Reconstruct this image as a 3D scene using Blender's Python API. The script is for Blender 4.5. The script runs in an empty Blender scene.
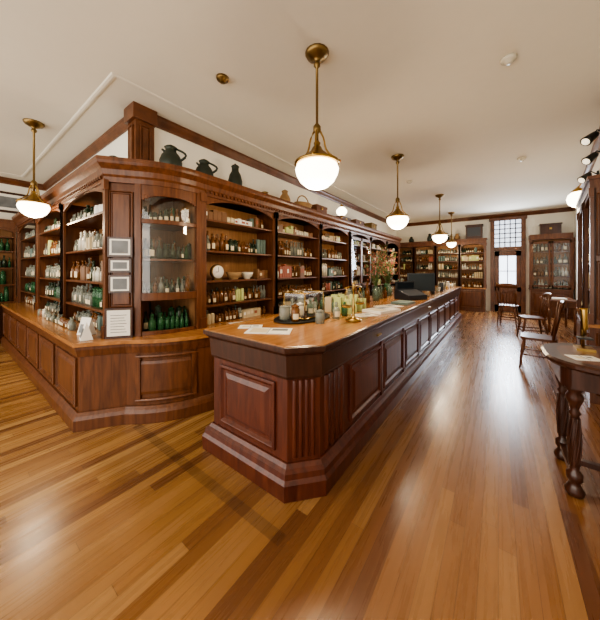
import bpy, bmesh, math, random
from mathutils import Vector, Matrix
random.seed(7)
S=bpy.context.scene
CEIL=3.50
# ---------------------------------------------------------------- materials
def newmat(name):
    m=bpy.data.materials.new(name); m.use_nodes=True
    nt=m.node_tree; b=nt.nodes['Principled BSDF']; return m,nt,b
def flat(name,col,rough=.5,metal=0,spec=.5,noise=.0,emit=None,es=0,coat=0):
    m,nt,b=newmat(name)
    b.inputs['Base Color'].default_value=(*col,1); b.inputs['Roughness'].default_value=rough
    b.inputs['Metallic'].default_value=metal; b.inputs['Specular IOR Level'].default_value=spec
    b.inputs['Coat Weight'].default_value=coat; b.inputs['Coat Roughness'].default_value=.1
    if noise>0:
        tc=nt.nodes.new('ShaderNodeTexCoord'); n=nt.nodes.new('ShaderNodeTexNoise'); n.inputs['Scale'].default_value=9
        n.inputs['Detail'].default_value=4
        mx=nt.nodes.new('ShaderNodeMix'); mx.data_type='RGBA'
        mx.inputs['A'].default_value=(*[c*(1-noise) for c in col],1); mx.inputs['B'].default_value=(*[min(1,c*(1+noise)) for c in col],1)
        nt.links.new(tc.outputs['Object'],n.inputs['Vector']); nt.links.new(n.outputs['Fac'],mx.inputs['Factor'])
        nt.links.new(mx.outputs['Result'],b.inputs['Base Color'])
    if emit: 
        b.inputs['Emission Color'].default_value=(*emit,1); b.inputs['Emission Strength'].default_value=es
    return m
def wood(name,c1,c2,rough=.35,scale=(14,14,1.6),coat=.25,spec=.4):
    m,nt,b=newmat(name)
    tc=nt.nodes.new('ShaderNodeTexCoord'); mp=nt.nodes.new('ShaderNodeMapping'); mp.inputs['Scale'].default_value=scale
    n=nt.nodes.new('ShaderNodeTexNoise'); n.inputs['Scale'].default_value=1.8; n.inputs['Detail'].default_value=6; n.inputs['Distortion'].default_value=.6
    cr=nt.nodes.new('ShaderNodeValToRGB'); cr.color_ramp.elements[0].position=.32; cr.color_ramp.elements[1].position=.68
    cr.color_ramp.elements[0].color=(*c1,1); cr.color_ramp.elements[1].color=(*c2,1)
    nt.links.new(tc.outputs['Object'],mp.inputs['Vector']); nt.links.new(mp.outputs['Vector'],n.inputs['Vector'])
    nt.links.new(n.outputs['Fac'],cr.inputs['Fac']); nt.links.new(cr.outputs['Color'],b.inputs['Base Color'])
    b.inputs['Roughness'].default_value=rough; b.inputs['Coat Weight'].default_value=coat; b.inputs['Coat Roughness'].default_value=.18
    b.inputs['Specular IOR Level'].default_value=spec
    return m
def glassy(name,col,fac=.5,rough=.08):
    m,nt,b=newmat(name)
    b.inputs['Base Color'].default_value=(*col,1); b.inputs['Roughness'].default_value=rough
    t=nt.nodes.new('ShaderNodeBsdfTransparent'); t.inputs['Color'].default_value=(*[min(1,c*.6+.4) for c in col],1)
    mx=nt.nodes.new('ShaderNodeMixShader'); mx.inputs['Fac'].default_value=fac
    nt.links.new(t.outputs[0],mx.inputs[1]); nt.links.new(b.outputs[0],mx.inputs[2])
    nt.links.new(mx.outputs[0],nt.nodes['Material Output'].inputs['Surface']); return m
def pane(name):
    m,nt,b=newmat(name)
    t=nt.nodes.new('ShaderNodeBsdfTransparent'); g=nt.nodes.new('ShaderNodeBsdfGlossy'); g.inputs['Roughness'].default_value=.02
    mx=nt.nodes.new('ShaderNodeMixShader'); mx.inputs['Fac'].default_value=.05
    nt.links.new(t.outputs[0],mx.inputs[1]); nt.links.new(g.outputs[0],mx.inputs[2])
    nt.links.new(mx.outputs[0],nt.nodes['Material Output'].inputs['Surface']); return m
W_CAB=wood('mahogany_cabinet',(.078,.025,.009),(.158,.056,.020),coat=.1)
W_IN=wood('cabinet_interior',(.26,.125,.05),(.40,.20,.085),rough=.6,coat=0)
W_ISL=wood('mahogany_counter',(.058,.013,.008),(.120,.031,.015),rough=.3,coat=.15)
W_DK=wood('mahogany_dark',(.030,.011,.007),(.065,.022,.012),rough=.3)
W_TOP=wood('honey_countertop',(.34,.145,.048),(.48,.23,.085),rough=.22,scale=(10,1.2,10),coat=.3)
W_TOP2=wood('honey_countertop_left',(.30,.13,.043),(.43,.20,.075),rough=.25,scale=(1.2,8,10),coat=.3)
W_TRIM=wood('trim_wood',(.088,.031,.012),(.160,.058,.022),scale=(3,3,3),coat=.1)
WALL=flat('plaster_wall',(.84,.81,.72),.8,noise=.03)
CEILM=flat('plaster_ceiling',(.75,.715,.62),.85,noise=.02)
CEILT=flat('ceiling_moulding_paint',(.73,.69,.60),.8)
BRASS=flat('aged_brass',(.42,.27,.09),.28,1.0)
BRASSD=flat('dark_brass',(.20,.13,.05),.35,.9)
IRON=flat('black_iron',(.02,.02,.02),.4,.3)
GLOBE=flat('opal_glass',(.95,.93,.88),.3,emit=(1,.88,.68),es=7)
BULB=flat('lamp_lens',(.75,.7,.6),.3,emit=(1,.86,.62),es=1.2)
GL_CLEAR=glassy('clear_glass',(.44,.46,.40),.38)
GL_GREEN=glassy('green_glass',(.05,.17,.07),.55)
GL_AQUA=glassy('aqua_glass',(.24,.34,.26),.40)
GL_DK=glassy('dark_green_glass',(.025,.045,.022),.8)
GL_AMB=glassy('amber_glass',(.20,.08,.022),.7)
PANE=pane('cabinet_pane')
CER=flat('white_ceramic',(.62,.58,.48),.25)
LAB=flat('cream_label',(.66,.57,.40),.6)
BXC=flat('cream_carton',(.52,.42,.26),.6)
BXG=flat('green_carton',(.48,.52,.20),.6)
BXR=flat('red_carton',(.32,.09,.05),.6)
BXB=flat('teal_carton',(.12,.18,.16),.6)
BXK=flat('brown_tin',(.18,.085,.035),.5)
PEWT=flat('green_pewter',(.03,.038,.028),.4,.4,noise=.2)
PAPER=flat('paper',(.82,.80,.74),.7)
INK=flat('printed_photo',(.16,.17,.18),.5,noise=.5)
GREY=flat('dark_grey_plastic',(.03,.035,.045),.4)
SCRN=flat('dark_screen',(.015,.025,.035),.12)
DAY=flat('daylit_glass',(.8,.85,.95),.3,emit=(.74,.85,1.0),es=3.0)
DAY2=flat('leaded_glass',(.6,.65,.7),.3,emit=(.70,.80,.95),es=1.5)
LEAF=flat('dried_red_foliage',(.34,.10,.07),.7,noise=.4)
LEAFG=flat('green_foliage',(.10,.16,.05),.7,noise=.4)
WICK=flat('wicker',(.30,.18,.08),.8,noise=.4)

def floor_mat():
    m,nt,b=newmat('heart_pine_floor'); N=nt.nodes.new; L=nt.links.new
    def math_(op,a,bv=None,c=None):
        n=N('ShaderNodeMath'); n.operation=op
        for i,v in enumerate((a,bv,c)):
            if v is None: continue
            if isinstance(v,(int,float)): n.inputs[i].default_value=v
            else: L(v,n.inputs[i])
        return n.outputs[0]
    tc=N('ShaderNodeTexCoord'); sp=N('ShaderNodeSeparateXYZ'); L(tc.outputs['Object'],sp.inputs[0])
    bx=math_('DIVIDE',sp.outputs[0],.078); idx=math_('FLOOR',bx); fr=math_('FRACT',bx)
    wn=N('ShaderNodeTexWhiteNoise'); wn.noise_dimensions='1D'; L(idx,wn.inputs['W'])
    yy=math_('ADD',math_('DIVIDE',sp.outputs[1],2.4),math_('MULTIPLY',wn.outputs['Value'],7.3))
    seg=math_('FLOOR',yy); fy=math_('FRACT',yy)
    cb=N('ShaderNodeCombineXYZ'); L(idx,cb.inputs[0]); L(seg,cb.inputs[1])
    w2=N('ShaderNodeTexWhiteNoise'); w2.noise_dimensions='3D'; L(cb.outputs[0],w2.inputs['Vector'])
    cr=N('ShaderNodeValToRGB'); e=cr.color_ramp.elements
    e[0].position=0; e[0].color=(.135,.052,.021,1); e[1].position=1; e[1].color=(.34,.175,.072,1)
    k=e.new(.3); k.color=(.21,.090,.033,1); k=e.new(.7); k.color=(.27,.125,.047,1)
    L(w2.outputs['Value'],cr.inputs['Fac'])
    mp=N('ShaderNodeMapping'); mp.inputs['Scale'].default_value=(40,1.5,1); L(tc.outputs['Object'],mp.inputs['Vector'])
    ng=N('ShaderNodeTexNoise'); ng.inputs['Scale'].default_value=1; ng.inputs['Detail'].default_value=5; L(mp.outputs[0],ng.inputs['Vector'])
    gm=N('ShaderNodeMapRange'); gm.inputs['To Min'].default_value=.74; gm.inputs['To Max'].default_value=1.23; L(ng.outputs['Fac'],gm.inputs['Value'])
    nb=N('ShaderNodeTexNoise'); nb.inputs['Scale'].default_value=.9; L(tc.outputs['Object'],nb.inputs['Vector'])
    gap=math_('MAXIMUM',math_('LESS_THAN',fr,.03),math_('LESS_THAN',fy,.0012))
    gapf=math_('SUBTRACT',1.0,math_('MULTIPLY',gap,.45))
    # inlaid border board in front of the counters
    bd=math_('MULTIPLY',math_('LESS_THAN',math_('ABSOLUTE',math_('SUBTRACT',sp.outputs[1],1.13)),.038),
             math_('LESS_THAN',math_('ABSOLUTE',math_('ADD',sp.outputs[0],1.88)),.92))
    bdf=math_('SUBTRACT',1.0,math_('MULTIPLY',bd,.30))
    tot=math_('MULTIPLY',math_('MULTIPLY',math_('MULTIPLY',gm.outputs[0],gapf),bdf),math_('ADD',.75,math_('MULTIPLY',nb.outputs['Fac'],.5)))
    vm=N('ShaderNodeVectorMath'); vm.operation='SCALE'; L(cr.outputs['Color'],vm.inputs[0]); L(tot,vm.inputs['Scale'])
    # boards tinted lighter and yellower towards the left wing
    mr=N('ShaderNodeMapRange'); mr.inputs['From Min'].default_value=-.7; mr.inputs['From Max'].default_value=-2.2; L(sp.outputs[0],mr.inputs['Value'])
    mx=N('ShaderNodeMix'); mx.data_type='RGBA'; mx.blend_type='MULTIPLY'; mx.inputs['B'].default_value=(1.20,1.36,1.30,1)
    L(mr.outputs[0],mx.inputs['Factor']); L(vm.outputs[0],mx.inputs['A'])
    L(mx.outputs['Result'],b.inputs['Base Color'])
    rr=math_('ADD',.20,math_('MULTIPLY',ng.outputs['Fac'],.16)); L(rr,b.inputs['Roughness'])
    b.inputs['Coat Weight'].default_value=.25; b.inputs['Coat Roughness'].default_value=.22
    bp=N('ShaderNodeBump'); bp.inputs['Strength'].default_value=.12; bp.inputs['Distance'].default_value=.003
    L(math_('SUBTRACT',ng.outputs['Fac'],gap),bp.inputs['Height']); L(bp.outputs[0],b.inputs['Normal'])
    return m
FLOOR=floor_mat()
# ---------------------------------------------------------------- mesh builder
class Fr:
    def __init__(s,p0,p1):
        s.o=Vector((p0[0],p0[1])); d=Vector((p1[0]-p0[0],p1[1]-p0[1])); s.L=d.length; s.U=d.normalized(); s.N=Vector((s.U.y,-s.U.x))
    def p(s,u,v,z):
        q=s.o+s.U*u+s.N*v; return (q.x,q.y,z)
WORLD=Fr((0,0),(1,0))   # u=x, v=-y
class MB:
    def __init__(s): s.v=[];s.f=[];s.m=[];s.s=[];s.mats=[]
    def mi(s,mat):
        if mat not in s.mats: s.mats.append(mat)
        return s.mats.index(mat)
    def add(s,vs,fs,mat,smooth=False):
        o=len(s.v); s.v+=[tuple(v) for v in vs]; k=s.mi(mat)
        for f in fs: s.f.append([i+o for i in f]); s.m.append(k); s.s.append(smooth)
    def lbox(s,fr,u0,u1,v0,v1,z0,z1,mat):
        vs=[fr.p(u,v,z) for z in (z0,z1) for u,v in ((u0,v0),(u1,v0),(u1,v1),(u0,v1))]
        s.add(vs,[(0,1,2,3),(4,5,6,7),(0,1,5,4),(1,2,6,5),(2,3,7,6),(3,0,4,7)],mat)
    def box(s,x0,x1,y0,y1,z0,z1,mat): s.lbox(WORLD,x0,x1,-y1,-y0,z0,z1,mat)
    def prism(s,poly,z0,z1,mat):
        n=len(poly); vs=[(x,y,z0) for x,y in poly]+[(x,y,z1) for x,y in poly]
        s.add(vs,[tuple(range(n)),tuple(range(n,2*n))]+[(i,(i+1)%n,n+(i+1)%n,n+i) for i in range(n)],mat)
    def lathe(s,prof,o,seg,mat,smooth=True,sx=1,sy=1,axis=None):
        vs=[];fs=[]
        for r,z in prof:
            for i in range(seg):
                a=2*math.pi*i/seg; p=Vector((r*math.cos(a)*sx,r*math.sin(a)*sy,z))
                if axis is not None: p=axis@p
                vs.append((o[0]+p.x,o[1]+p.y,o[2]+p.z))
        for j in range(len(prof)-1):
            for i in range(seg):
                fs.append((j*seg+i,j*seg+(i+1)%seg,(j+1)*seg+(i+1)%seg,(j+1)*seg+i))
        if prof[0][0]>1e-5: fs.append(tuple(range(seg)))
        if prof[-1][0]>1e-5: fs.append(tuple(range((len(prof)-1)*seg,len(prof)*seg)))
        s.add(vs,fs,mat,smooth)
    def tube(s,pts,r,seg,mat,closed=False):
        pts=[Vector(p) for p in pts]; n=len(pts); vs=[];fs=[]
        for i,p in enumerate(pts):
            if closed: t=pts[(i+1)%n]-pts[i-1]
            else: t=pts[min(i+1,n-1)]-pts[max(i-1,0)]
            t.normalize(); a=Vector((0,0,1)) if abs(t.z)<.9 else Vector((1,0,0))
            x=t.cross(a).normalized(); y=t.cross(x)
            rr=r[i] if isinstance(r,(list,tuple)) else r
            for k in range(seg):
                an=2*math.pi*k/seg; vs.append(p+x*math.cos(an)*rr+y*math.sin(an)*rr)
        for i in range(n if closed else n-1):
            j=(i+1)%n
            for k in range(seg): fs.append((i*seg+k,i*seg+(k+1)%seg,j*seg+(k+1)%seg,j*seg+k))
        if not closed: fs+= [tuple(range(seg)),tuple(range((n-1)*seg,n*seg))]
        s.add(vs,fs,mat,True)
    def sweep(s,path,prof,mat,closed=False):
        n=len(path); m=len(prof); vs=[];fs=[]
        offs=[offset(path,o,closed) for o,z in prof]
        for i in range(n):
            for k in range(m): vs.append((*offs[k][i],prof[k][1]))
        for i in range(n if closed else n-1):
            j=(i+1)%n
            for k in range(m):
                l=(k+1)%m; fs.append((i*m+k,j*m+k,j*m+l,i*m+l))
        if not closed: fs+=[tuple(range(m)),tuple(range((n-1)*m,n*m))]
        s.add(vs,fs,mat)
    def panel(s,fr,u0,u1,z0,z1,mat,mat2=None,d=1.0,v0=0):
        lv=[(0,.0),(0,.018),(.018,.022),(.032,.006),(.034,.002),(.055,.002),(.085,.016)]
        vs=[]
        for ins,dp in lv:
            ins*=d
            vs+= [fr.p(u,v0+dp,z) for u,z in ((u0+ins,z0+ins),(u1-ins,z0+ins),(u1-ins,z1-ins),(u0+ins,z1-ins))]
        fs=[]
        for j in range(len(lv)-1):
            for i in range(4): fs.append((j*4+i,j*4+(i+1)%4,j*4+4+(i+1)%4,j*4+4+i))
        fs.append((len(vs)-4,len(vs)-3,len(vs)-2,len(vs)-1)); s.add(vs,fs,mat)
    def flutes(s,fr,u0,u1,z0,z1,n,mat,v=0):
        w=(u1-u0)/n
        for i in range(n):
            c=u0+w*(i+.5); r=w*.38; vs=[]
            for z in (z0,z1):
                for k in range(5):
                    a=math.pi*k/4; vs.append(fr.p(c-r*math.cos(a),v+r*.8*math.sin(a),z))
            s.add(vs,[(k,k+1,k+6,k+5) for k in range(4)]+[(0,1,2,3,4),(5,6,7,8,9)],mat,True)
    def ball(s,c,r,mat,seg=10,sz=1):
        prof=[(r*math.sin(math.pi*i/6),-r*sz*math.cos(math.pi*i/6)) for i in range(7)]
        s.lathe(prof,c,seg,mat)
    def build(s,name,bevel=0,parent=None):
        me=bpy.data.meshes.new(name); me.from_pydata(s.v,[],s.f)
        for m in s.mats: me.materials.append(m)
        me.polygons.foreach_set('material_index',s.m); me.polygons.foreach_set('use_smooth',s.s)
        bm=bmesh.new(); bm.from_mesh(me); bmesh.ops.recalc_face_normals(bm,faces=bm.faces); bm.to_mesh(me); bm.free()
        me.update(); ob=bpy.data.objects.new(name,me); S.collection.objects.link(ob)
        if bevel:
            b=ob.modifiers.new('bev','BEVEL'); b.width=bevel; b.segments=2; b.limit_method='ANGLE'; b.angle_limit=math.radians(50)
        if parent: ob.parent=parent
        return ob
def offset(path,d,closed=False):
    n=len(path); out=[]
    for i in range(n):
        P=Vector(path[i])
        ns=[]
        if i>0 or closed:
            t=(P-Vector(path[i-1])).normalized(); ns.append(Vector((t.y,-t.x)))
        if i<n-1 or closed:
            t=(Vector(path[(i+1)%n])-P).normalized(); ns.append(Vector((t.y,-t.x)))
        if len(ns)==1: q=P+ns[0]*d
        else:
            b=(ns[0]+ns[1]).normalized(); q=P+b*d/max(.3,b.dot(ns[0]))
        out.append((q.x,q.y))
    return out
def arc(A,B,bulge,n=8):
    A=Vector(A);B=Vector(B);t=(B-A);nn=Vector((t.y,-t.x)).normalized()
    return [tuple(A+t*(i/n)+nn*bulge*4*(i/n)*(1-i/n)) for i in range(n+1)]
# ---------------------------------------------------------------- shelf goods
PR={'bottle':[(0,0),(1,0),(1,.55),(.8,.68),(.34,.76),(.34,.9),(.5,.91),(.5,1),(0,1)],
    'jar':[(0,0),(1,0),(1,.72),(.78,.78),(.78,.82),(.95,.83),(.95,.92),(.35,.94),(.35,1),(0,1)],
    'stop':[(0,0),(.95,0),(1,.5),(.7,.66),(.4,.7),(.4,.78),(.6,.80),(.3,.86),(.5,.92),(.3,1),(0,1)],
    'slim':[(0,0),(.8,0),(.8,.5),(.7,.6),(.26,.7),(.24,.92),(.38,.93),(.36,1),(0,1)],
    'bowl':[(0,0),(.5,0),(.45,.1),(.8,.4),(1,1),(.92,1),(.7,.4),(0,.2)],
    'pot':[(0,0),(.85,0),(1,.3),(1,.8),(.9,.85),(1.0,.88),(.9,.97),(0,1)],
    'can':[(0,0),(.95,0),(1,.02),(1,.9),(.94,.92),(.97,.97),(.6,1),(0,1)]}
def good(mb,P,r,h,kind,mat,lab=None,face=None,seg=9):
    mb.lathe([(a*r,b*h) for a,b in PR[kind]],P,seg,mat)
    if lab and face is not None:
        a0=math.atan2(face.y,face.x); vs=[]
        for z in (.14,.46):
            for k in range(4):
                a=a0-.7+.467*k; vs.append((P[0]+r*1.05*math.cos(a),P[1]+r*1.05*math.sin(a),P[2]+z*h))
        mb.add(vs,[(k,k+1,k+5,k+4) for k in range(3)],lab,True)
STY={'jars':['clear','amber','amber','amber','amber','dk','tin','clear','tin'],
     'mix':['clear','box','box','tin','amber','amber','cer','dk','box'],
     'green':['green','aqua','green','clear','clear','clear','dk'],
     'greens':['green','aqua','green','green','dk','green','aqua'],
     'dark':['dk','dk','clear','green','amber','dk','amber'],
     'bright':['clear','clear','clear','clear','clear','dk','cer','clear','amber','tin'],
     'small':['clear','box','tin','amber','box']}
def fill(mb,fr,u0,u1,v,z,hmax,style,gap=.25,rs=1,rmax=5,back=True):
    u=u0; run=None; left=0
    while True:
        if left<=0:
            left=random.randint(1,rmax)
            run=random.choice(STY[style])
            rh=random.uniform(.6,1); rk=random.choice(['bottle','jar','stop','slim']); rr=random.uniform(.020,.040)*rs
            bm=random.choice([BXC,BXC,BXG,BXR,BXB,BXK,BXK,PAPER])
        left-=1
        if run=='box':
            w=rr*random.uniform(1.2,2.4); h=hmax*rh*random.uniform(.7,.95)
            if u+w>u1: break
            mb.lbox(fr,u,u+w,v-.05,v+.04,z,z+h,bm)
            if random.random()<.6: mb.lbox(fr,u+.15*w,u+.85*w,v+.04,v+.042,z+.4*h,z+.75*h,random.choice([LAB,PAPER,BXR]))
            u+=w+random.uniform(.001,.008); continue
        r=rr*random.uniform(.93,1.05); h=max(.07,hmax*rh*random.uniform(.93,1.0)); h=min(h,r*7.5)
        if u+2*r>u1: break
        mat={'clear':GL_CLEAR,'amber':GL_AMB,'cer':CER,'green':GL_GREEN,'aqua':GL_AQUA,'dk':GL_DK,'tin':bm}[run]
        kk='can' if run=='tin' else rk
        P=fr.p(u+r,v+random.uniform(-.012,.012),z)
        good(mb,P,r,h,kk,mat,LAB if run in('amber','clear','dk') and random.random()<.55 else None,fr.N)
        if back:
            P2=fr.p(u+r+random.uniform(-.01,.01),v-.10,z); good(mb,P2,r,min(hmax,h*random.uniform(.95,1.25)),random.choice(['bottle','stop',kk]),mat if random.random()<.5 else random.choice([GL_CLEAR,GL_AMB,GL_DK]) ,seg=7)
        u+=2*r+random.uniform(.001,.008)
def bay(mb,fr,u0,u1,depth,z0,z1,shelves,arch=.10,st=.05,pil=True):
    mb.lbox(fr,u0,u1,-depth,-depth+.02,z0,z1,W_IN)
    mb.lbox(fr,u0,u0+.02,-depth,0,z0,z1,W_CAB); mb.lbox(fr,u1-.02,u1,-depth,0,z0,z1,W_CAB)
    for a,b in ((u0,u0+st),(u1-st,u1)):
        mb.lbox(fr,a,b,-.02,.012,z0,z1,W_CAB)
    if pil:
        for a in (u0,u1):
            mb.lbox(fr,a-.03,a+.03,.0,.03,z0,z1,W_CAB)
            mb.lbox(fr,a-.04,a+.04,.0,.042,z0,z0+.12,W_CAB); mb.lbox(fr,a-.04,a+.04,.0,.042,z1-.1,z1,W_CAB)
    for z in shelves:
        mb.lbox(fr,u0+.02,u1-.02,-depth,-.015,z-.024,z,W_CAB)
    n=12; a0=u0+st; a1=u1-st; vs=[]
    for vv in (-.018,.012):
        for i in range(n+1):
            t=i/n; u=a0+(a1-a0)*t; zz=z1-.02-arch*(abs(2*t-1)**2.4)
            vs+= [fr.p(u,vv,z1),fr.p(u,vv,zz)]
    o=2*(n+1); fs=[]
    for i in range(n):
        a=2*i; fs+=[(a,a+1,a+3,a+2),(o+a,o+a+1,o+a+3,o+a+2),(a+1,a+3,o+a+3,o+a+1)]
    mb.add(vs,fs,W_CAB)
def glassdoor(mb,fr,u0,u1,z0,z1,v=.012,bars=0,mat=None):
    mat=mat or W_CAB
    for a,b,c,d in ((u0,u0+.05,z0,z1),(u1-.05,u1,z0,z1),(u0,u1,z0,z0+.06),(u0,u1,z1-.07,z1)):
        mb.lbox(fr,a,b,v,v+.022,c,d,mat)
    mb.lbox(fr,u0+.04,u1-.04,v+.006,v+.010,z0+.04,z1-.05,PANE)
    for i in range(bars):
        u=u0+(u1-u0)*(i+1)/(bars+1); mb.lbox(fr,u-.01,u+.01,v,v+.02,z0,z1,mat)
# ---------------------------------------------------------------- room shell
def shell(name,boxes,mat):
    mb=MB()
    for b in boxes: mb.box(*b,mat)
    return mb.build(name)
RW0=(1.06,4.2); RW1=(1.96,12)
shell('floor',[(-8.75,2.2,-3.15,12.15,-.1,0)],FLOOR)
shell('ceiling',[(-8.75,2.2,-3.15,12.15,CEIL,CEIL+.1)],CEILM)
shell('wall_left',[(-8.75,-8.6,-3,1.5,0,CEIL)],WALL)
shell('wall_left_wing',[(-8.75,-3.6,1.5,1.65,0,CEIL)],WALL)
shell('wall_side',[(-3.75,-3.6,1.65,12,0,CEIL)],WALL)
shell('wall_back',[(-3.75,2.15,12,12.15,0,CEIL)],WALL)
mb=MB()
mb.prism([RW0,(2.15,4.2),(2.15,12),RW1],0,CEIL,WALL); mb.box(2.0,2.15,-3,4.2,0,CEIL,WALL); mb.build('wall_right')
fb=[(-8.75,2.15,-3.15,-3,0,.5),(-8.75,2.15,-3.15,-3,3.2,CEIL)]
x=-8.75
while x<2.1: fb.append((x,x+.25,-3.15,-3,.5,3.2)); x+=2.13  # unseen front wall, openings added to let world light in
shell('wall_front',fb,WALL)
Wp=[(-8.6,-3),(-8.6,1.5),(-3.6,1.5),(-3.6,12),RW1,RW0,(2.0,4.2),(2.0,-3)]
mb=MB(); c=CEIL
mb.sweep(Wp,[(0,c-.13),(.02,c-.13),(.03,c-.10),(.06,c-.055),(.07,c-.03),(.07,c),(0,c)],W_TRIM); mb.build('trim_1')
mb=MB(); mb.sweep(offset(Wp[:4],.42),[(0,c-.010),(.02,c-.014),(.04,c-.010),(.05,c),(0,c)],CEILT); mb.build('trim_2')
mb=MB(); mb.sweep([RW1,RW0,(2.0,4.2),(2.0,-3)],[(0,0),(.02,0),(.02,.16),(.0,.19)],W_TRIM); mb.build('baseboard_right')
mb=MB(); mb.box(-3.72,-3.5,1.40,1.62,2.55,CEIL-.02,W_TRIM); mb.box(-3.74,-3.46,1.36,1.64,CEIL-.18,CEIL-.0,W_TRIM); mb.box(-3.74,-3.47,1.37,1.64,2.55,2.7,W_TRIM)
mb.panel(Fr((-3.5,1.42),(-3.5,1.60)),.03,.15,2.75,3.27,W_TRIM,d=.4); mb.panel(Fr((-3.70,1.40),(-3.52,1.40)),.03,.15,2.75,3.27,W_TRIM,d=.4)
mb.build('trim_3',.004)
# ---------------------------------------------------------------- wall cabinets (L shape round the corner)
SH=[1.07,1.37,1.74,2.12]; Z0=.82; Z1=2.40
base=[(-8.08,.78),(-3.17,.78),(-2.97,1.07)]+arc((-2.95,1.10),(-2.52,1.70),.07,8)+[(-2.5,1.76),(-2.5,9.6)]
mb=MB()
mb.prism(base+[(-3.58,9.6),(-3.58,1.48),(-8.08,1.48)],0,.78,W_CAB)
mb.sweep(base,[(0,0),(.05,0),(.05,.10),(.035,.13),(.015,.16),(0,.16)],W_CAB)
mb.sweep(base,[(0,.68),(.012,.68),(.03,.75),(.03,.782),(0,.782)],W_CAB)
tp=offset(base,.05); mb.prism(tp+[(-3.58,9.6),(-3.58,1.48),(-8.08,1.48)],.782,.82,W_TOP2)
f=Fr((-8.08,.78),(-3.17,.78)); n=6; w=f.L/n
for i in range(n):
    mb.panel(f,i*w+.05,(i+1)*w-.05,.2,.66,W_CAB)
f=Fr((-2.5,1.8),(-2.5,9.6)); n=9; w=f.L/n
for i in range(n): mb.panel(f,i*w+.05,(i+1)*w-.05,.2,.66,W_CAB)
A=arc((-2.95,1.10),(-2.52,1.70),.07,16)[2:-2]
for z,h in ((.20,.03),(.63,.03)):
    mb.sweep(A,[(0,z),(.02,z),(.026,z+h/2),(.02,z+h),(0,z+h)],W_CAB)
mb.sweep(A[1:-1],[(0,.27),(.008,.27),(.014,.30),(.014,.57),(.008,.60),(0,.60)],W_CAB)
for q in (A[:2],A[-2:]): mb.sweep(q,[(0,.2),(.022,.2),(.022,.66),(0,.66)],W_CAB)
cur=arc((-3.0,1.20),(-2.8,1.81),.07,8)
up=[(-8.15,1.0),(-3.15,1.0)]+cur+[(-2.8,9.6)]
mb.prism([(a,b) for a,b in offset(up,.02)]+[(-3.58,9.6),(-3.58,1.48),(-8.15,1.48)],2.47,2.60,W_CAB)
mb.sweep(up,[(-.02,2.38),(.03,2.38),(.035,2.43),(.05,2.45),(.06,2.50),(.10,2.545),(.11,2.57),(.11,2.605),(-.02,2.605)],W_CAB)
fl=Fr((-8.15,1.0),(-3.15,1.0)); fr_=Fr((-2.8,1.84),(-2.8,9.6))
for F in (fl,fr_):
    u=.02
    while u<F.L-.04: mb.lbox(F,u,u+.03,.03,.055,2.41,2.44,W_CAB); u+=.06
bl=[-8.13,-6.35,-4.75,-3.15]
for a,b in zip(bl[:-1],bl[1:]):
    bay(mb,Fr((a,1.0),(b,1.0)),0,b-a,.42,Z0,Z1,SH)
br=[1.84,3.12,4.43,5.7,7.0,8.3,9.6]
for k,(a,b) in enumerate(zip(br[:-1],br[1:])):
    F=Fr((-2.8,a),(-2.8,b)); bay(mb,F,0,b-a,.40,Z0,Z1,SH)
    if k==3:
        glassdoor(mb,F,.05,F.L/2,1.1,2.3); glassdoor(mb,F,F.L/2,F.L-.05,1.1,2.3)
mb.box(-3.58,-2.8,9.58,9.62,.82,2.6,W_CAB)
mb.prism([(-3.15,1.0),(-3.0,1.20),(-3.04,1.24),(-3.3,1.45),(-3.3,1.02)],Z0,Z1+.08,W_CAB)
fp=Fr((-3.15,1.0),(-3.0,1.20)); mb.panel(fp,.02,fp.L-.02,1.12,2.3,W_CAB,d=.4)
ins=[(-3.4,1.84),(-3.4,1.3)]
mb.box(-3.42,-3.38,1.3,1.84,Z0,Z1,W_IN)
mb.prism([(-3.4,1.3),(-3.4,1.34),(-3.0,1.25),(-3.02,1.21)],Z0,Z1,W_IN)
mb.box(-3.4,-2.81,1.80,1.84,Z0,Z1,W_IN)
ci=offset(cur,-.03)
for z in (1.21,1.62,2.02): mb.prism(ci+ins,z-.022,z,W_CAB)
def curband(i0,i1,z0,z1,d=.02):
    mb.sweep(cur[i0:i1+1],[(-.02,z0),(d,z0),(d,z1),(-.02,z1)],W_CAB)
curband(0,8,1.18,1.26); curband(0,8,2.28,2.40); curband(0,8,.82,.86,.01); curband(0,8,1.985,2.03,.018)
fine=arc((-3.0,1.20),(-2.8,1.81),.07,24)
for q in (fine[:3],fine[-3:],):
    mb.sweep(q,[(-.02,.82),(.028,.82),(.028,2.4),(-.02,2.4)],W_CAB)
mb.sweep(fine[2:-2],[(.0,1.26),(.004,1.26),(.004,2.28),(0,2.28)],PANE)
for i in range(2,22):
    t=abs(2*(i+.5)/24-1); hgt=.11*t**3
    mb.sweep(fine[i:i+2],[(-.01,2.28-hgt),(.018,2.28-hgt),(.018,2.29),(-.01,2.29)],W_CAB)
mb.build('apothecary_cabinet',.003)
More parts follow.
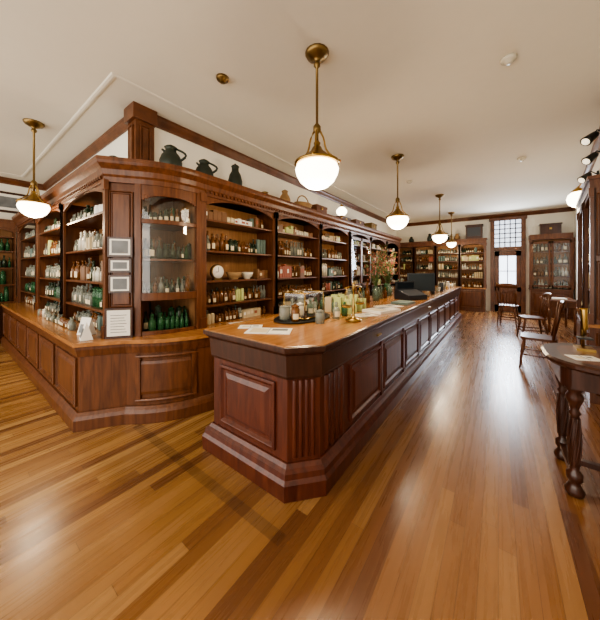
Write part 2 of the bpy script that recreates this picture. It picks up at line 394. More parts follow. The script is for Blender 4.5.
# cabinet contents
mb=MB()
for k,(a,b) in enumerate(zip(br[:-1],br[1:])):
    F=Fr((-2.8,a),(-2.8,b))
    for j,z in enumerate(SH):
        if j==1 and k==0:
            fill(mb,F,.98,1.22,-.12,z,.2,'small'); continue
        st={0:'jars',1:'mix',2:'jars',3:'mix'}[j]
        hh={0:.20,1:.29,2:.29,3:.17}[j]
        fill(mb,F,.07,F.L-.07,-.13,z,hh,st)
    fill(mb,F,.08,F.L-.08,-.12,Z0,.18,'small' if k<2 else 'bright')
for a,b in zip(bl[:-1],bl[1:]):
    F=Fr((a,1.0),(b,1.0))
    for j,z in enumerate([Z0]+SH):
        fill(mb,F,.07,F.L-.07,-.10,z,[.18,.25,.31,.31,.20][j],'bright' if j!=1 else 'green')
fill(mb,Fr((-5.6,.9),(-3.7,.9)),0,1.8,0,Z0,.14,'bright',back=False)
F=Fr((-3.0,1.25),(-2.82,1.8))
for z,h,st,rs in ((Z0,.32,'greens',1.0),(1.21,.36,'dark',.9),(1.62,.34,'dark',.9),(2.02,.22,'dark',.8)):
    fill(mb,F,.04,F.L-.04,-.26,z,h,st,rs=rs,rmax=1,back=False)
    fill(mb,F,.03,F.L-.03,-.15,z,h*.95,st,rs=rs,rmax=1,back=False)
    fill(mb,F,.07,F.L-.07,-.04,z,h*.85,st,rs=rs,rmax=2,back=False)
mb.build('shelf_bottles')
mb=MB(); R=Matrix.Rotation(math.pi/2,3,'Y')
cx,cy,cz=-2.9,2.12,1.475
mb.lathe([(0,0),(.095,0),(.1,.02),(.095,.04),(.085,.045),(0,.045)],(cx-.02,cy,cz),24,BRASSD,axis=R)
mb.lathe([(0,0),(.083,0),(.083,.003),(0,.003)],(cx+.026,cy,cz),24,PAPER,axis=R)
mb.box(cx+.029,cx+.031,cy-.003,cy+.003,cz,cz+.06,IRON); mb.box(cx+.029,cx+.031,cy-.04,cy,cz-.003,cz+.003,IRON)
mb.box(cx-.03,cx+.03,cy-.06,cy+.06,1.37,1.395,BRASSD); mb.build('shelf_clock')
for i,(y,r) in enumerate(((2.42,.11),(2.66,.09))):
    mb=MB(); mb.lathe([(a*r,b*.10) for a,b in PR['bowl']],(-2.93,y,1.371),18,WICK if i==0 else CER); mb.build('serving_bowl' if i==0 else 'serving_bowl.001')
# ---------------------------------------------------------------- jugs on top of cabinet
def jug(name,x,y,z,h,r,mat,handle=True,ang=0):
    mb=MB(); mb.lathe([(0,0),(.75*r,0),(.95*r,.15*h),(r,.38*h),(.8*r,.6*h),(.5*r,.74*h),(.48*r,.84*h),(.58*r,.9*h),(.4*r,.95*h),(.12*r,.98*h),(.14*r,h),(0,h*1.02)],(x,y,z),20,mat)
    if handle:
        dx,dy=math.cos(ang),math.sin(ang)
        pts=[(x+dx*r*(.5+.95*math.sin(math.pi*t)),y+dy*r*(.5+.95*math.sin(math.pi*t)),z+h*(.85-.5*t)) for t in [i/8 for i in range(9)]]
        mb.tube(pts,.013,6,mat)
        mb.tube([(x-dx*r*.4,y-dy*r*.4,z+h*.7),(x-dx*r*.85,y-dy*r*.85,z+h*.86)],[.02,.012],6,mat)
    return mb.build(name)
jug('pewter_jug',-2.98,1.56,2.606,.31,.12,PEWT,ang=.6); jug('pewter_jug.001',-3.0,2.0,2.606,.30,.115,PEWT,ang=.6)
jug('pewter_canister',-3.0,2.50,2.606,.40,.10,PEWT,False)
jug('stoneware_jar',-3.0,3.1,2.606,.15,.10,BRASSD,False); jug('stoneware_jar.001',-3.0,3.6,2.606,.30,.1,WICK,False)
mb=MB()
mb.lathe([(0,0),(.12,0),(.17,.14),(.175,.16),(.16,.16),(.11,.02),(0,.02)],(-3.0,4.15,2.606),20,WICK,sx=.8,sy=1.3)
mb.tube([(-3.0,4.15+.19*math.cos(a),2.75+.17*math.sin(a)) for a in [math.pi*i/10 for i in range(11)]],.012,6,WICK); mb.build('wicker_basket')
for i,(y,w,h,m) in enumerate(((4.7,.4,.22,W_CAB),(5.8,.5,.16,W_DK),(6.6,.5,.2,W_CAB),(7.6,.4,.26,BRASSD))):
    mb=MB(); mb.box(-3.15,-2.92,y-w/2,y+w/2,2.606,2.606+h*.8,m); mb.box(-3.16,-2.91,y-w/2-.01,y+w/2+.01,2.606+h*.8,2.606+h,m); mb.box(-2.92,-2.905,y-.03,y+.03,2.606+h*.6,2.606+h*.82,BRASS); mb.build('wooden_chest' if i==0 else 'wooden_chest.%03d'%i,.004)
jug('stoneware_jar.002',-3.42,1.15,2.606,.16,.08,PEWT,False); jug('stoneware_jar.003',-4.1,1.15,2.606,.2,.09,GREY,False)
jug('stoneware_jar.004',-7.2,1.2,2.606,.3,.12,WICK,False)
mb=MB(); mb.box(-6.9,-6.2,1.15,1.35,2.606,2.8,W_DK); mb.box(-6.92,-6.18,1.14,1.36,2.8,2.83,W_DK); mb.build('wooden_chest.004',.004)
for i,(zc,h,w) in enumerate(((1.73,.20,.22),(1.545,.14,.20),(1.36,.18,.20))):
    mb=MB(); c0=fp.L/2
    mb.lbox(fp,c0-w/2,c0+w/2,.024,.045,zc-h/2,zc+h/2,W_DK); mb.lbox(fp,c0-w/2+.02,c0+w/2-.02,.045,.047,zc-h/2+.02,zc+h/2-.02,PAPER); mb.lbox(fp,c0-w/2+.038,c0+w/2-.038,.047,.048,zc-h/2+.036,zc+h/2-.036,INK)
    mb.build('picture_frame' if i==0 else 'picture_frame.%03d'%i)
mb=MB(); mb.lbox(fp,-.0,.24,.05,.065,.822,1.12,W_DK); mb.lbox(fp,.02,.22,.065,.067,.845,1.10,PAPER)
for i in range(7): mb.lbox(fp,.05,.19-.01*(i%3),.067,.0675,.88+.028*i,.885+.028*i,GREY)
mb.build('framed_certificate')
for i,(x,y,a) in enumerate(((-3.56,.9,.3),(-3.32,.87,-.2))):
    F=Fr((x,y),(x+math.cos(a),y+math.sin(a))); mb=MB()
    mb.add([F.p(0,.05,.822),F.p(.15,.05,.822),F.p(.15,0,1.0),F.p(0,0,1.0),F.p(0,-.05,.822),F.p(.15,-.05,.822)],[(0,1,2,3),(3,2,5,4),(0,3,4),(1,2,5)],PAPER)
    mb.add([F.p(.02,.046,.845),F.p(.13,.046,.845),F.p(.13,.024,.93),F.p(.02,.024,.93)],[(0,1,2,3)],INK)
    mb.build('tent_card' if i==0 else 'tent_card.001')
# ---------------------------------------------------------------- island counter
isl=[(-1.93,1.38),(-1.13,1.38),(-.98,1.55),(-.94,9.35),(-1.93,9.35)]
mb=MB()
mb.prism(isl,0,.97,W_ISL)
mb.sweep(isl,[(-.01,0),(.065,0),(.07,.11),(.055,.135),(.05,.17),(.03,.19),(.012,.215),(-.01,.215)],W_ISL,True)
mb.sweep(isl,[(-.01,.77),(.012,.77),(.018,.79),(.018,.80),(.026,.93),(.05,.955),(.05,.965),(-.01,.965)],W_DK,True)
mb.prism(offset(isl,.062,True),.962,.995,W_DK)
mb.prism(offset(isl,.055,True),.995,1.002,W_TOP)
F=Fr(isl[0],isl[1]); mb.panel(F,.10,.70,.26,.73,W_ISL,d=1.1)
F=Fr(isl[1],isl[2]); mb.flutes(F,.03,F.L-.03,.24,.76,4,W_ISL)
F=Fr(isl[2],isl[3]); mb.flutes(F,.05,.33,.24,.76,4,W_ISL)
u=.42; pw=.78
while u+pw<F.L:
    mb.panel(F,u+.02,u+pw-.08,.26,.73,W_ISL); mb.lbox(F,u+pw-.055,u+pw+.0,0,.016,.215,.77,W_ISL); u+=pw
for uu in (1.0,3.4): mb.lbox(F,uu,uu+.09,.02,.04,.85,.87,BRASS)
mb.build('shop_counter',.004)
# ---------------------------------------------------------------- counter goods
def sheets(name,x,y,z,w,h,ang,mat=PAPER,t=.004,ink=True):
    mb=MB(); F=Fr((x,y),(x+math.cos(ang),y+math.sin(ang)))
    mb.lbox(F,-w/2,w/2,-h/2,h/2,z,z+t,mat)
    if ink: mb.lbox(F,-w/2+.03,-.01,-h/2+.03,h/2-.03,z+t,z+t+.0006,LAB); mb.lbox(F,.02,w/2-.03,-h/2+.03,0,z+t,z+t+.0006,INK)
    mb.lbox(F,-.002,.002,-h/2,h/2,z+t,z+t+.0012,GREY)
    return mb.build(name)
sheets('open_brochure',-1.50,1.60,1.0025,.36,.2,.55); sheets('open_brochure.001',-1.74,1.62,1.0025,.2,.13,.7)
sheets('open_brochure.003',-2.62,2.3,.8205,.3,.2,1.2)
sheets('ledger_book',-1.12,3.15,1.0025,.4,.26,1.3,PAPER,t=.03); sheets('open_brochure.002',-1.2,3.65,1.0025,.34,.24,1.2); sheets('ledger_book.001',-1.13,4.1,1.0025,.34,.24,1.5,BXB,t=.03,ink=False)
sheets('open_brochure.004',-1.18,2.78,1.0025,.24,.17,1.0)
mb=MB(); mb.lathe([(0,0),(.22,0),(.25,.012),(.245,.016),(.22,.008),(0,.008)],(-1.62,2.24,1.003),28,IRON,sx=.95,sy=1.5)
mb.build('serving_tray')
mb=MB(); vx0,vx1,vy0,vy1,vz0,vz1=-1.76,-1.50,2.10,2.44,1.024,1.27
for z in (vz0,vz1):
    for a,b in (((vx0,vy0),(vx1,vy0)),((vx1,vy0),(vx1,vy1)),((vx1,vy1),(vx0,vy1)),((vx0,vy1),(vx0,vy0))): mb.tube([(*a,z),(*b,z)],.006,5,BRASS)
for a in ((vx0,vy0),(vx1,vy0),(vx1,vy1),(vx0,vy1)): mb.tube([(*a,vz0),(*a,vz1)],.006,5,BRASS)
mb.box(vx0,vx1,vy0,vy1,vz0-.004,vz0+.01,W_DK)
for b in ((vx0,vx1,vy0,vy0+.003),(vx0,vx1,vy1-.003,vy1),(vx1-.003,vx1,vy0,vy1),(vx0,vx0+.003,vy0,vy1)): mb.box(*b,vz0,vz1,PANE)
for (x,y,r,h,k,m) in ((-1.70,2.16,.035,.17,'stop',GL_CLEAR),(-1.60,2.16,.04,.14,'jar',CER),(-1.66,2.26,.045,.2,'jar',GL_CLEAR),(-1.56,2.28,.035,.16,'bottle',GL_AQUA),(-1.70,2.37,.04,.18,'stop',GL_AMB),(-1.58,2.38,.035,.13,'can',GL_CLEAR)):
    good(mb,(x,y,vz0+.011),r,h,k,m,LAB,Vector((1,-1)),seg=16)
mb.build('glass_display_case')
for i,(x,y,r,h,k,m) in enumerate(((-1.66,1.99,.055,.14,'pot',GL_CLEAR),(-1.53,1.99,.04,.16,'jar',GL_AMB),(-1.34,2.12,.045,.13,'jar',GL_CLEAR),(-1.33,2.42,.04,.17,'stop',GL_CLEAR),(-1.34,2.62,.035,.15,'stop',GL_GREEN))):
    mb=MB(); good(mb,(x,y,1.02 if i<2 else 1.003),r,h,k,m,LAB if i in(1,3) else None,Vector((1,-1)),seg=18); mb.build('glass_canister' if i==0 else 'glass_canister.%03d'%i)
mb=MB(); random.seed(3)
for i in range(12):
    x=-1.66+.12*(i%3)+random.uniform(-.01,.01); y=2.76+.15*(i//3); h=random.uniform(.12,.22)
    mb.lbox(Fr((x,y),(x+.9,y+.3)),0,.08,-.04,.04,1.0025,1.0025+h,random.choice([BXG,BXC,BXG]))
    good(mb,(x-.14,y,1.0025),.03,.16,'bottle',random.choice([GL_AQUA,GL_CLEAR,GL_GREEN]))
mb.build('soap_cartons')
def brass_stand(name,x,y,h):
    mb=MB(); mb.lathe([(0,0),(.075,0),(.08,.012),(.05,.025),(.015,.035),(.01,.1),(.018,.13),(.009,.16),(.009,h*.8),(.016,h*.84),(.008,h*.9),(.014,h*.96),(0,h)],(x,y,1.003),18,BRASS)
    mb.tube([(x-.02,y-.15,1+h*.86),(x,y-.08,1+h*.9),(x,y,1+h*.88),(x,y+.08,1+h*.9),(x+.02,y+.15,1+h*.86)],.006,6,BRASS)
    for s in(-1,1):
        yy=y+s*.15
        for k in range(3):
            a=k*2.1; mb.tube([(x,yy,1+h*.86),(x+.045*math.cos(a),yy+.045*math.sin(a),1+h*.42)],.0018,4,BRASS)
        mb.lathe([(0,0),(.035,.004),(.055,.022),(.052,.024),(.03,.01),(0,.007)],(x,yy,1+h*.38),16,BRASS)
    return mb.build(name)
brass_stand('balance_scale',-1.14,2.42,.38)
mb=MB(); F=Fr((-1.30,4.6),(-1.05,5.05))
mb.add([F.p(0,.16,1.003),F.p(.42,.16,1.003),F.p(.42,-.16,1.003),F.p(0,-.16,1.003),F.p(0,.16,1.08),F.p(.42,.16,1.08),F.p(.42,-.06,1.16),F.p(0,-.06,1.16),F.p(0,-.16,1.16),F.p(.42,-.16,1.16)],
 [(0,1,2,3),(0,1,5,4),(4,5,6,7),(7,6,9,8),(2,3,8,9),(0,4,7,8,3),(1,5,6,9,2)],GREY)
mb.lbox(F,.0,.42,-.14,-.11,1.16,1.30,GREY); mb.lbox(F,.02,.40,-.11,-.107,1.18,1.28,SCRN)
mb.build('cash_register',.004)
mb=MB(); F=Fr((-1.40,5.35),(-.98,5.60))
mb.lbox(F,.0,.5,-.02,.02,1.10,1.44,GREY); mb.lbox(F,.02,.48,.02,.022,1.12,1.42,SCRN); mb.lbox(F,.22,.28,-.05,-.02,1.02,1.25,GREY); mb.lbox(F,.12,.38,-.12,.08,1.003,1.02,GREY)
mb.build('computer_monitor',.003)
def bouquet(name,x,y,z,h,leaf):
    mb=MB(); mb.lathe([(0,0),(.05,0),(.07,.08),(.06,.16),(.035,.2),(.045,.23),(0,.22)],(x,y,z),16,GL_AQUA)
    for i in range(38):
        a=random.uniform(0,6.28); sp=random.uniform(.05,.3); hh=random.uniform(.55,1)*h
        e=Vector((x+sp*math.cos(a),y+sp*math.sin(a),z+hh)); m=Vector((x+sp*.3*math.cos(a),y+sp*.3*math.sin(a),z+hh*.6))
        mb.tube([(x,y,z+.2),m,e],[.004,.003,.002],4,LEAFG)
        for k in range(8):
            q=m.lerp(e,random.uniform(.2,1.05))+Vector([random.uniform(-.035,.035) for _ in range(3)])
            d=Vector([random.uniform(-1,1) for _ in range(3)]).normalized()*.020; d2=d.orthogonal().normalized()*.010
            mb.add([q-d,q+d2,q+d,q-d2],[(0,1,2,3)],leaf if random.random()<.8 else LEAFG)
    return mb.build(name)
bouquet('dried_flower_vase',-1.6,4.25,1.003,.95,LEAF)
bouquet('dried_flower_vase.001',-1.68,5.1,1.003,.9,LEAF)
mb=MB(); random.seed(11)
for i in range(44):
    y=3.40+i*.13+random.uniform(-.03,.03); x=-1.72+random.uniform(-.06,.14)
    if 4.1<y<4.4 or 4.95<y<5.25: continue
    good(mb,(x,y,1.003),random.uniform(.03,.05),random.uniform(.14,.36),random.choice(['bottle','jar','stop','slim']),random.choice([GL_CLEAR,GL_AQUA,GL_CLEAR,GL_CLEAR,GL_GREEN,BRASS,GL_AMB,GL_AMB]),seg=12)
mb.build('counter_jars')
mb=MB()
for i in range(12):
    y=6.1+i*.25; good(mb,(-1.1+random.uniform(-.08,.05),y,1.003),random.uniform(.03,.05),random.uniform(.08,.2),random.choice(['can','bowl','jar']),random.choice([GL_CLEAR,CER,BRASS,GREY]),seg=12)
mb.build('counter_tins')
# ---------------------------------------------------------------- back wall cabinets
mb=MB(); mg=MB()
F=Fr((-3.58,11.6),(-.36,11.6))
mb.lbox(F,0,F.L,-.39,.10,0,.82,W_CAB); mb.lbox(F,0,F.L+.03,-.39,.14,.82,.86,W_TOP); mb.lbox(F,0,F.L+.02,-.39,.06,2.45,2.6,W_CAB); mb.lbox(F,0,F.L+.05,-.39,.1,2.6,2.64,W_CAB)
n=4; w=F.L/n
for i in range(n):
    bay(mb,F,i*w,(i+1)*w,.36,.86,2.47,[1.2,1.52,1.84,2.14],arch=.08)
    mb.panel(Fr(F.p(0,.10,0)[:2],F.p(1,.10,0)[:2]),i*w+.05,(i+1)*w-.05,.12,.76,W_CAB)
    for z in (.86,1.2,1.52,1.84,2.14): fill(mg,F,i*w+.07,(i+1)*w-.07,-.1,z,.26 if z<2.1 else .2,random.choice(['bright','jars','mix']),rs=1.2)
mb.build('bottle_cabinet'); mg.build('display_bottles')
mb=MB(); mg=MB()
F=Fr((.86,11.65),(1.86,11.65))
mb.lbox(F,0,F.L,-.34,.06,0,.85,W_CAB); mb.lbox(F,-.02,F.L,-.34,.05,2.5,2.66,W_CAB); mb.lbox(F,-.03,F.L,-.34,.1,.85,.89,W_CAB)
bay(mb,F,0,F.L,.32,.89,2.5,[1.3,1.7,2.1],arch=.02)
for a,b in ((.02,F.L/2-.01),(F.L/2+.01,F.L-.02)): glassdoor(mb,F,a,b,.95,2.42); mb.panel(Fr(F.p(0,.06,0)[:2],F.p(1,.06,0)[:2]),a+.03,b-.03,.12,.78,W_CAB)
for z in (.89,1.3,1.7,2.1): fill(mg,F,.07,F.L-.07,-.1,z,.34,'bright',rs=1.5)
mb.build('glazed_display_cabinet'); mg.build('glass_vases')
mb=MB(); mb.box(-.95,-.45,11.5,11.9,2.642,3.1,W_DK); mb.box(-.98,-.42,11.48,11.92,3.1,3.14,W_DK)
mb.box(-.9,-.5,11.485,11.5,2.72,3.04,GREY); mb.build('wooden_speaker_box')
mb=MB(); mb.box(1.1,1.6,11.6,11.85,2.662,2.95,W_DK); mb.box(1.08,1.62,11.58,11.87,2.95,2.99,W_DK); mb.box(1.32,1.38,11.59,11.6,2.8,2.86,BRASS); mb.build('wooden_chest.005',.004)
for i,x in enumerate((-2.9,-2.2,-1.6,-1.25)): jug('stoneware_jar.%03d'%(5+i),x,11.7,2.642,random.uniform(.2,.32),.1,random.choice([CER,WICK,PEWT]),False)
# ---------------------------------------------------------------- door
mb=MB(); D=12.0-.002; x0,x1=-.22,.76
F=Fr((x0,D),(x1,D)); Lw=F.L
mb.lbox(F,-.0,.12,0,.09,0,3.32,W_TRIM); mb.lbox(F,Lw-.12,Lw,0,.09,0,3.32,W_TRIM); mb.lbox(F,-.04,Lw+.04,0,.12,3.26,3.36,W_TRIM)
mb.lbox(F,.1,Lw-.1,0,.07,2.18,2.32,W_TRIM)
mb.lbox(F,.12,Lw-.12,.0,.01,2.32,3.28,DAY2)
for i in range(1,5): u=.12+(Lw-.24)*i/5; mb.lbox(F,u-.014,u+.014,.01,.03,2.32,3.28,W_DK)
for i in range(1,6): z=2.32+.96*i/6; mb.lbox(F,.12,Lw-.12,.01,.03,z-.014,z+.014,W_DK)
mb.build('window_1')
mb=MB(); a,b=.125,Lw-.125
mb.lbox(F,a,b,.0,.02,.02,2.17,W_CAB)
mb.lbox(F,a,a+.13,.02,.05,.02,2.17,W_CAB); mb.lbox(F,b-.13,b,.02,.05,.02,2.17,W_CAB); mb.lbox(F,a,b,.02,.05,2.0,2.17,W_CAB); mb.lbox(F,a,b,.02,.05,.02,.25,W_CAB); mb.lbox(F,a,b,.02,.05,.75,.9,W_CAB)
mb.lbox(F,a+.13,b-.13,.02,.028,.9,2.0,DAY)
mb.lbox(F,(a+b)/2-.012,(a+b)/2+.012,.028,.045,.9,2.0,W_CAB); mb.lbox(F,a+.12,b-.12,.028,.045,1.45,1.475,W_CAB)
mb.panel(Fr(F.p(0,.02,0)[:2],F.p(1,.02,0)[:2]),a+.15,b-.15,.28,.72,W_CAB)
mb.ball(F.p(a+.06,.085,1.0),.03,BRASS); mb.lbox(F,a+.055,a+.065,.05,.085,.995,1.005,BRASS)
mb.build('door_1')
# ---------------------------------------------------------------- left side cabinet
mb=MB(); mg=MB(); F=Fr((-8.22,-2.2),(-8.22,.70)); G=Fr((-8.22,-2.2),(-8.22,.96))
mb.lbox(F,0,F.L,-.37,.10,0,.8,W_CAB); mb.lbox(F,0,F.L,-.37,.12,.8,.84,W_TOP); mb.lbox(G,0,G.L,-.37,.03,2.38,2.5,W_CAB); mb.lbox(G,-.02,G.L,-.37,.04,2.5,2.55,W_CAB)
for i in range(2): mb.panel(Fr(F.p(0,.1,0)[:2],F.p(1,.1,0)[:2]),i*F.L/2+.05,(i+1)*F.L/2-.05,.12,.74,W_CAB)
mb.lbox(G,F.L,G.L,-.37,-.0,.0,.84,W_CAB)
for i in range(3):
    bay(mb,G,i*G.L/3,(i+1)*G.L/3,.35,.84,2.4,[1.2,1.55,1.9,2.2],st=.02 if i==2 else .05,pil=i<2)
    for z in (.84,1.2,1.55,1.9): fill(mg,G,i*G.L/3+.06,(i+1)*G.L/3-.03,-.1,z,.32,'greens',rs=1.2)
mb.build('drug_store_cabinet'); mg.build('green_bottles')
mb=MB(); mb.box(-8.598,-8.57,.55,1.35,2.75,3.2,W_DK); mb.box(-8.57,-8.565,.6,1.3,2.8,3.15,PAPER); mb.box(-8.565,-8.562,.68,1.22,2.86,3.09,INK); mb.build('picture_frame.003')
# ---------------------------------------------------------------- right side cabinet
def wr(y,off):
    a=Vector(RW1); b=Vector(RW0); t=(b-a).normalized(); n=Vector((t.y,-t.x)); p=a+(b-a)*((12-y)/7.8)+n*off; return (p.x,p.y)
mb=MB(); mg=MB(); F=Fr(wr(6.2,.215),wr(4.35,.215))
mb.lbox(F,0,F.L,-.21,.03,0,.85,W_CAB); mb.lbox(F,0,F.L,-.21,.05,.85,.89,W_TOP); mb.lbox(F,0,F.L,-.21,.03,2.42,2.52,W_CAB); mb.lbox(F,-.02,F.L+.02,-.21,.05,2.52,2.56,W_CAB)
for i in range(2):
    a=i*F.L/2; b=a+F.L/2; bay(mb,F,a,b,.205,.89,2.42,[1.25,1.6,1.95],arch=.06); mb.panel(Fr(F.p(0,.03,0)[:2],F.p(1,.03,0)[:2]),a+.05,b-.05,.12,.78,W_CAB)
    for z in (.89,1.25,1.6,1.95): fill(mg,F,a+.06,b-.06,-.05,z,.3,'bright')
E=Fr(F.p(F.L,0,0)[:2],F.p(F.L,-.205,0)[:2])
for z0,z1 in ((.1,.8),(.95,1.6),(1.66,2.36)): mb.panel(E,.02,.19,z0,z1,W_CAB,d=.4)
mb.build('curio_cabinet'); mg.build('perfume_bottles')
mb=MB(); F=Fr(wr(5.2,.003),wr(4.35,.003)); mb.lbox(F,0,F.L,0,.04,2.68,3.28,W_DK); mb.lbox(F,.07,F.L-.07,.04,.045,2.75,3.21,BXC); mb.build('picture_frame.004')
for k,(y,z) in enumerate(((6.3,3.05),(5.5,3.12),(4.95,3.22))):
    mb=MB(); P=Vector((*wr(y,.048 if y<5.2 else .005),z)); nrm=Vector((-1,.12,0)).normalized()
    q=P+nrm*.14-Vector((0,0,.02)); d=Vector((-.62,-.45,-.6)).normalized()
    mb.tube([P,P+nrm*.02],.05,14,IRON); mb.tube([P+nrm*.02,P+nrm*.09+Vector((0,0,.06)),q],.010,6,IRON)
    mb.tube([q-d*.09,q-d*.07,q-d*.02,q+d*.05,q+d*.09],[.02,.04,.048,.055,.062],16,IRON)
    mb.tube([q+d*.091,q+d*.095],.045,16,BULB)
    mb.build('wall_spotlight' if k==0 else 'wall_spotlight.%03d'%k)
# ---------------------------------------------------------------- pendants
def light(name,loc,energy,col=(1,.78,.52),r=.1,parent=None):
    l=bpy.data.lights.new(name,'POINT'); l.energy=energy; l.color=col; l.shadow_soft_size=r
    o=bpy.data.objects.new(name,l); S.collection.objects.link(o); o.location=loc
    if parent: o.parent=parent
    return o
def pendant(name,x,y,zc,R,e):
    mb=MB()
    g=[(0,-.78),(.18,-.77),(.5,-.66),(.78,-.42),(.95,-.1),(1,.12),(.93,.3),(.75,.42),(.6,.5),(.55,.6)]
    mb.lathe([(a*R,zc+b*R) for a,b in g],(x,y,0),28,GLOBE)
    mb.lathe([(.56*R,zc+.42*R),(.95*R,zc+.33*R),(1.04*R,zc+.36*R),(1.04*R,zc+.44*R),(.95*R,zc+.47*R),(.66*R,zc+.58*R),(.5*R,zc+.8*R),(.3*R,zc+.95*R),(.2*R,zc+1.15*R),(.12*R,zc+1.2*R),(.16*R,zc+1.35*R),(.05*R,zc+1.45*R)],(x,y,0),24,BRASS)
    zt=zc+2.0*R
    for k in range(4):
        a=k*math.pi/2+.4; pts=[]
        for i in range(9):
            t=i/8; rr=R*(.08+1.0*t**1.8+.12*math.sin(math.pi*2*t)); pts.append((x+rr*math.cos(a),y+rr*math.sin(a),zt-(zt-zc-.42*R)*t))
        mb.tube(pts,.04*R+.001,5,BRASS)
    mb.lathe([(.012,zc+1.4*R),(.012,zt-.05),(.035,zt-.02),(.035,zt+.02),(.012,zt+.05),(.012,CEIL-.14),(.03,CEIL-.12),(.03,CEIL-.10),(.015,CEIL-.08),(.05,CEIL-.06),(.095,CEIL-.035),(.11,CEIL-.01),(.11,CEIL)],(x,y,0),16,BRASSD)
    ob=mb.build(name); light('bulb',(x,y,zc-.78*R-.06),e,r=.09,parent=ob)
    return ob
pendant('pendant_lamp',-1.34,2.07,2.40,.20,42)
pendant('pendant_lamp.001',-1.42,4.80,2.36,.185,46)
pendant('pendant_lamp.002',-1.25,7.95,2.36,.185,46)
pendant('pendant_lamp.003',-1.3,10.6,2.40,.15,34)
pendant('pendant_lamp.004',-5.06,.76,2.34,.165,34)
def sconce(name,x,y,z,dx,dy,e,R=.11,arm=.25):
    mb=MB()
    mb.lathe([(0,-R),(.5*R,-.87*R),(.87*R,-.5*R),(R,0),(.87*R,.5*R),(.5*R,.85*R)],(x,y,z),20,GLOBE)
    mb.lathe([(.6*R,.75*R),(.65*R,.85*R),(.4*R,1.1*R),(.15*R,1.3*R),(0,1.5*R)],(x,y,z),16,BRASS)
    mb.tube([(x,y,z+1.3*R),(x+dx*arm*.3,y+dy*arm*.3,z+2.0*R),(x+dx*arm*.75,y+dy*arm*.75,z+1.6*R),(x+dx*arm,y+dy*arm,z+.6*R)],.01,6,BRASS)
    mb.ball((x+dx*(arm-.01),y+dy*(arm-.01),z+.6*R),.04,BRASS)
    ob=mb.build(name); light('bulb',(x-dx*.02,y-dy*.02,z-R-.05),e,r=.05,parent=ob); return ob
sconce('wall_sconce',1.12,6.62,2.74,1,0,8,R=.15,arm=.22)
mb=MB(); gx,gy=-2.86,5.45
mb.lathe([(0,0),(.06,0),(.06,.02),(.012,.04),(.012,.10),(.05,.12),(.055,.14)],(gx,gy,2.606),14,BRASS); mb.lathe([(.05,.13),(.08,.15),(.12,.2),(.12,.25),(.08,.3),(.04,.33)],(gx,gy,2.606),18,GLOBE); mb.lathe([(.045,.32),(.05,.34),(.02,.38),(0,.42)],(gx,gy,2.606),12,BRASS); mb.build('globe_lamp')
for i,(x,y) in enumerate(((.08,3.2),(-2.3,1.75),(.34,6.2),(-1.6,6.3))):
    mb=MB(); mb.lathe([(0,-.05),(.03,-.05),(.035,-.03),(.06,-.025),(.065,0)],(x,y,CEIL),18,BRASSD if i==1 else CER); mb.build('smoke_detector' if i==0 else 'smoke_detector.%03d'%i)
# ---------------------------------------------------------------- side table
mb=MB(); H=.90; X0,X1,Y0,Y1=.27,1.6,2.36,3.10
def rrect(x0,x1,y0,y1,r,n=8):
    out=[]
    for cx,cy,a0 in ((x1-r,y0+r,-90),(x1-r,y1-r,0),(x0+r,y1-r,90),(x0+r,y0+r,180)):
        for i in range(n+1):
            a=math.radians(a0+90*i/n); out.append((cx+r*math.cos(a),cy+r*math.sin(a)))
    return out
tp=rrect(X0,X1,Y0,Y1,.28)
mb.sweep(tp,[(-.10,H-.045),(-.015,H-.045),(.0,H-.03),(.0,H-.012),(-.015,H),(-.10,H)],W_DK,True); mb.prism(rrect(X0+.09,X1-.09,Y0+.09,Y1-.09,.2),H-.038,H+.001,W_TRIM)
mb.prism(rrect(X0+.07,X1-.07,Y0+.07,Y1-.07,.10),H-.17,H-.03,W_DK)
def leg(x,y):
    z1=H-.28
    mb.lathe([(.02,0),(.045,.01),(.052,.04),(.035,.07),(.028,.09),(.042,.11),(.042,.15),(.022,.17),(.026,.20),(.030,.28),(.031,.38),(.027,.48),(.020,.53),(.032,.55),(.020,.57),(.028,.60),(.040,z1+.01),(.046,z1+.04),(.032,z1+.07),(.05,z1+.09),(.05,H-.16)],(x,y,0),16,W_DK)
    for k in range(8):
        a=2*math.pi*k/8; pts=[(x+(.025+.007*math.sin(math.pi*t))*math.cos(a+t*1.2),y+(.025+.007*math.sin(math.pi*t))*math.sin(a+t*1.2),.2+.32*t) for t in [i/12 for i in range(13)]]
        mb.tube(pts,.005,5,W_DK)
LX=(X0+.14,X1-.14); LY=(Y0+.16,Y1-.16)
for x in LX:
    for y in LY: leg(x,y)
mb.box(LX[0],LX[1],(LY[0]+LY[1])/2-.02,(LY[0]+LY[1])/2+.02,.11,.145,W_DK)
for x in LX: mb.box(x-.02,x+.02,LY[0],LY[1],.11,.145,W_DK)
mb.build('console_table')
H2=H+.0015
mb=MB(); mx_,my_=.52,2.88
mb.box(mx_-.05,mx_+.05,my_-.06,my_+.06,H2,H2+.018,BRASS)
mb.tube([(mx_,my_+.04,H2+.018),(mx_,my_+.05,H2+.12),(mx_,my_+.02,H2+.2)],.011,8,BRASS)
mb.box(mx_-.04,mx_+.04,my_-.05,my_+.035,H2+.085,H2+.095,IRON)
mb.tube([(mx_,my_-.02,H2+.11),(mx_,my_-.012,H2+.15),(mx_,my_-.01,H2+.16),(mx_,my_+.015,H2+.29),(mx_,my_+.018,H2+.31)],[.008,.012,.02,.02,.025],12,BRASS)
mb.build('brass_microscope')
mb=MB(); bx,by=.84,2.80
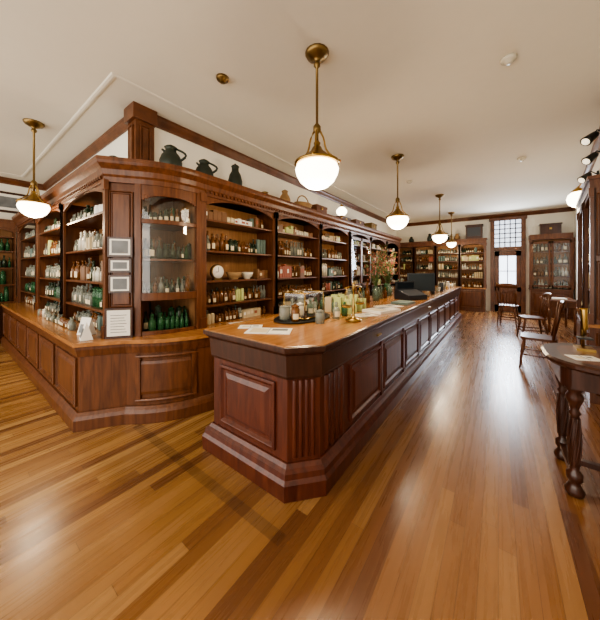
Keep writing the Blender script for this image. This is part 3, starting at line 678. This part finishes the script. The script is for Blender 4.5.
for k in range(20):
    a=2*math.pi*k/20; a2=a+.35
    mb.tube([(bx+.12*math.cos(a),by+.12*math.sin(a),H2+.006),(bx+.19*math.cos(a2),by+.19*math.sin(a2),H2+.13)],.003,4,CER)
    mb.tube([(bx+.12*math.cos(a),by+.12*math.sin(a),H2+.006),(bx+.19*math.cos(a-.35),by+.19*math.sin(a-.35),H2+.13)],.003,4,CER)
for r,z in ((.12,.006),(.155,.07),(.19,.13)): mb.tube([(bx+r*math.cos(2*math.pi*i/24),by+r*math.sin(2*math.pi*i/24),H2+z) for i in range(24)],.006,5,CER,True)
mb.build('wire_basket')
sheets('leaflet',.47,2.60,H+.0015,.16,.11,.4)
# ---------------------------------------------------------------- chairs
def chair(name,x,y,ang,sh=.46,bh=.98,mat=W_DK):
    mb=MB()
    mb.prism(rrect(-.21,.21,-.21,.21,.09,5),sh-.035,sh,mat)
    for sx in(-1,1):
        for sy in(-1,1):
            mb.tube([(sx*.16,sy*.16,sh-.03),(sx*.175,sy*.18,sh*.6),(sx*.19,sy*.2,sh*.35),(sx*.205,sy*.215,0)],[.018,.024,.016,.013],8,mat)
    for z,k in ((.18,.19),(.25,.185)):
        mb.tube([(-k,-.2,z),(k,-.2,z)],.011,6,mat); mb.tube([(-k,.2,z),(k,.2,z)],.011,6,mat)
    for s in(-1,1): mb.tube([(s*.19,-.2,.21),(s*.19,.2,.21)],.011,6,mat)
    n=6
    for i in range(n+1):
        t=-1+2*i/n; r=.016 if abs(t)==1 else .008
        mb.tube([(t*.185,.18-.02*t*t,sh),(t*.2,.235-.03*t*t,(sh+bh)/2),(t*.21,.27-.03*t*t,bh-.04)],r,6,mat)
    vs=[]
    for z in (bh-.12,bh-.03+.0):
        for v in (0,.022):
            for i in range(9):
                t=-1+i/4; vs.append((t*.23,.262-.03*t*t+v+(z-bh+.1)*.15,z+(.03*(1-t*t) if z>bh-.1 else 0)))
    fs=[]
    for i in range(8): fs+=[(i,i+1,19+i,18+i),(9+i,10+i,28+i,27+i),(18+i,19+i,28+i,27+i),(i,i+1,10+i,9+i)]
    fs+=[(0,9,27,18),(8,17,35,26)]
    mb.add(vs,fs,mat,True)
    ob=mb.build(name); ob.location=(x,y,0); ob.rotation_euler=(0,0,ang); return ob
chair('wooden_chair',.50,5.5,math.radians(-95),.48,1.05,W_CAB)
chair('wooden_chair.001',.22,9.2,math.radians(170),.55,1.15,W_CAB)
chair('wooden_chair.002',.60,7.7,math.radians(-80),.48,1.02,W_CAB)
mb=MB(); a,b,c_,d=.92,1.5,8.65,9.85
mb.box(a,b,c_,d,.74,.78,W_CAB); mb.box(a+.04,b-.04,c_+.04,d-.04,.62,.74,W_CAB)
for x in(a+.07,b-.07):
    for y in(c_+.07,d-.07): mb.lathe([(.02,0),(.03,.1),(.022,.2),(.035,.45),(.03,.62)],(x,y,0),10,W_CAB)
mb.build('writing_table')
mb=MB(); mb.box(1.05,1.35,9.0,9.4,.781,.80,PAPER); mb.build('paper_stack')
# ---------------------------------------------------------------- lights
def area(name,loc,rot,sx,sy,e,col):
    l=bpy.data.lights.new(name,'AREA'); l.shape='RECTANGLE'; l.size=sx; l.size_y=sy; l.energy=e; l.color=col
    o=bpy.data.objects.new(name,l); S.collection.objects.link(o); o.location=loc; o.rotation_euler=rot; return o
area('daylight_door',(.27,11.85,1.9),(math.radians(-90+15),0,0),.7,2.4,165,(.82,.90,1))
area('fill_front',(-3.3,-2.95,1.9),(math.radians(90),0,0),10,2.6,265,(1,.93,.82))  # added fill light, set just inside the unseen front openings
w=bpy.data.worlds.new('World'); S.world=w; w.use_nodes=True
bg=w.node_tree.nodes['Background']; bg.inputs[0].default_value=(1,.96,.90,1); bg.inputs[1].default_value=1.0
# ---------------------------------------------------------------- camera
cam=bpy.data.cameras.new('Camera'); co=bpy.data.objects.new('Camera',cam); S.collection.objects.link(co); S.camera=co
cam.sensor_fit='HORIZONTAL'; cam.sensor_width=36; cam.lens=36*267/600; cam.shift_y=-40/600
co.location=(0,0,1.5); co.rotation_euler=(math.pi/2,0,math.radians(36.56)); cam.clip_start=.05
S.view_settings.view_transform='AgX'; S.view_settings.look='AgX - Medium High Contrast'; S.view_settings.exposure=.15
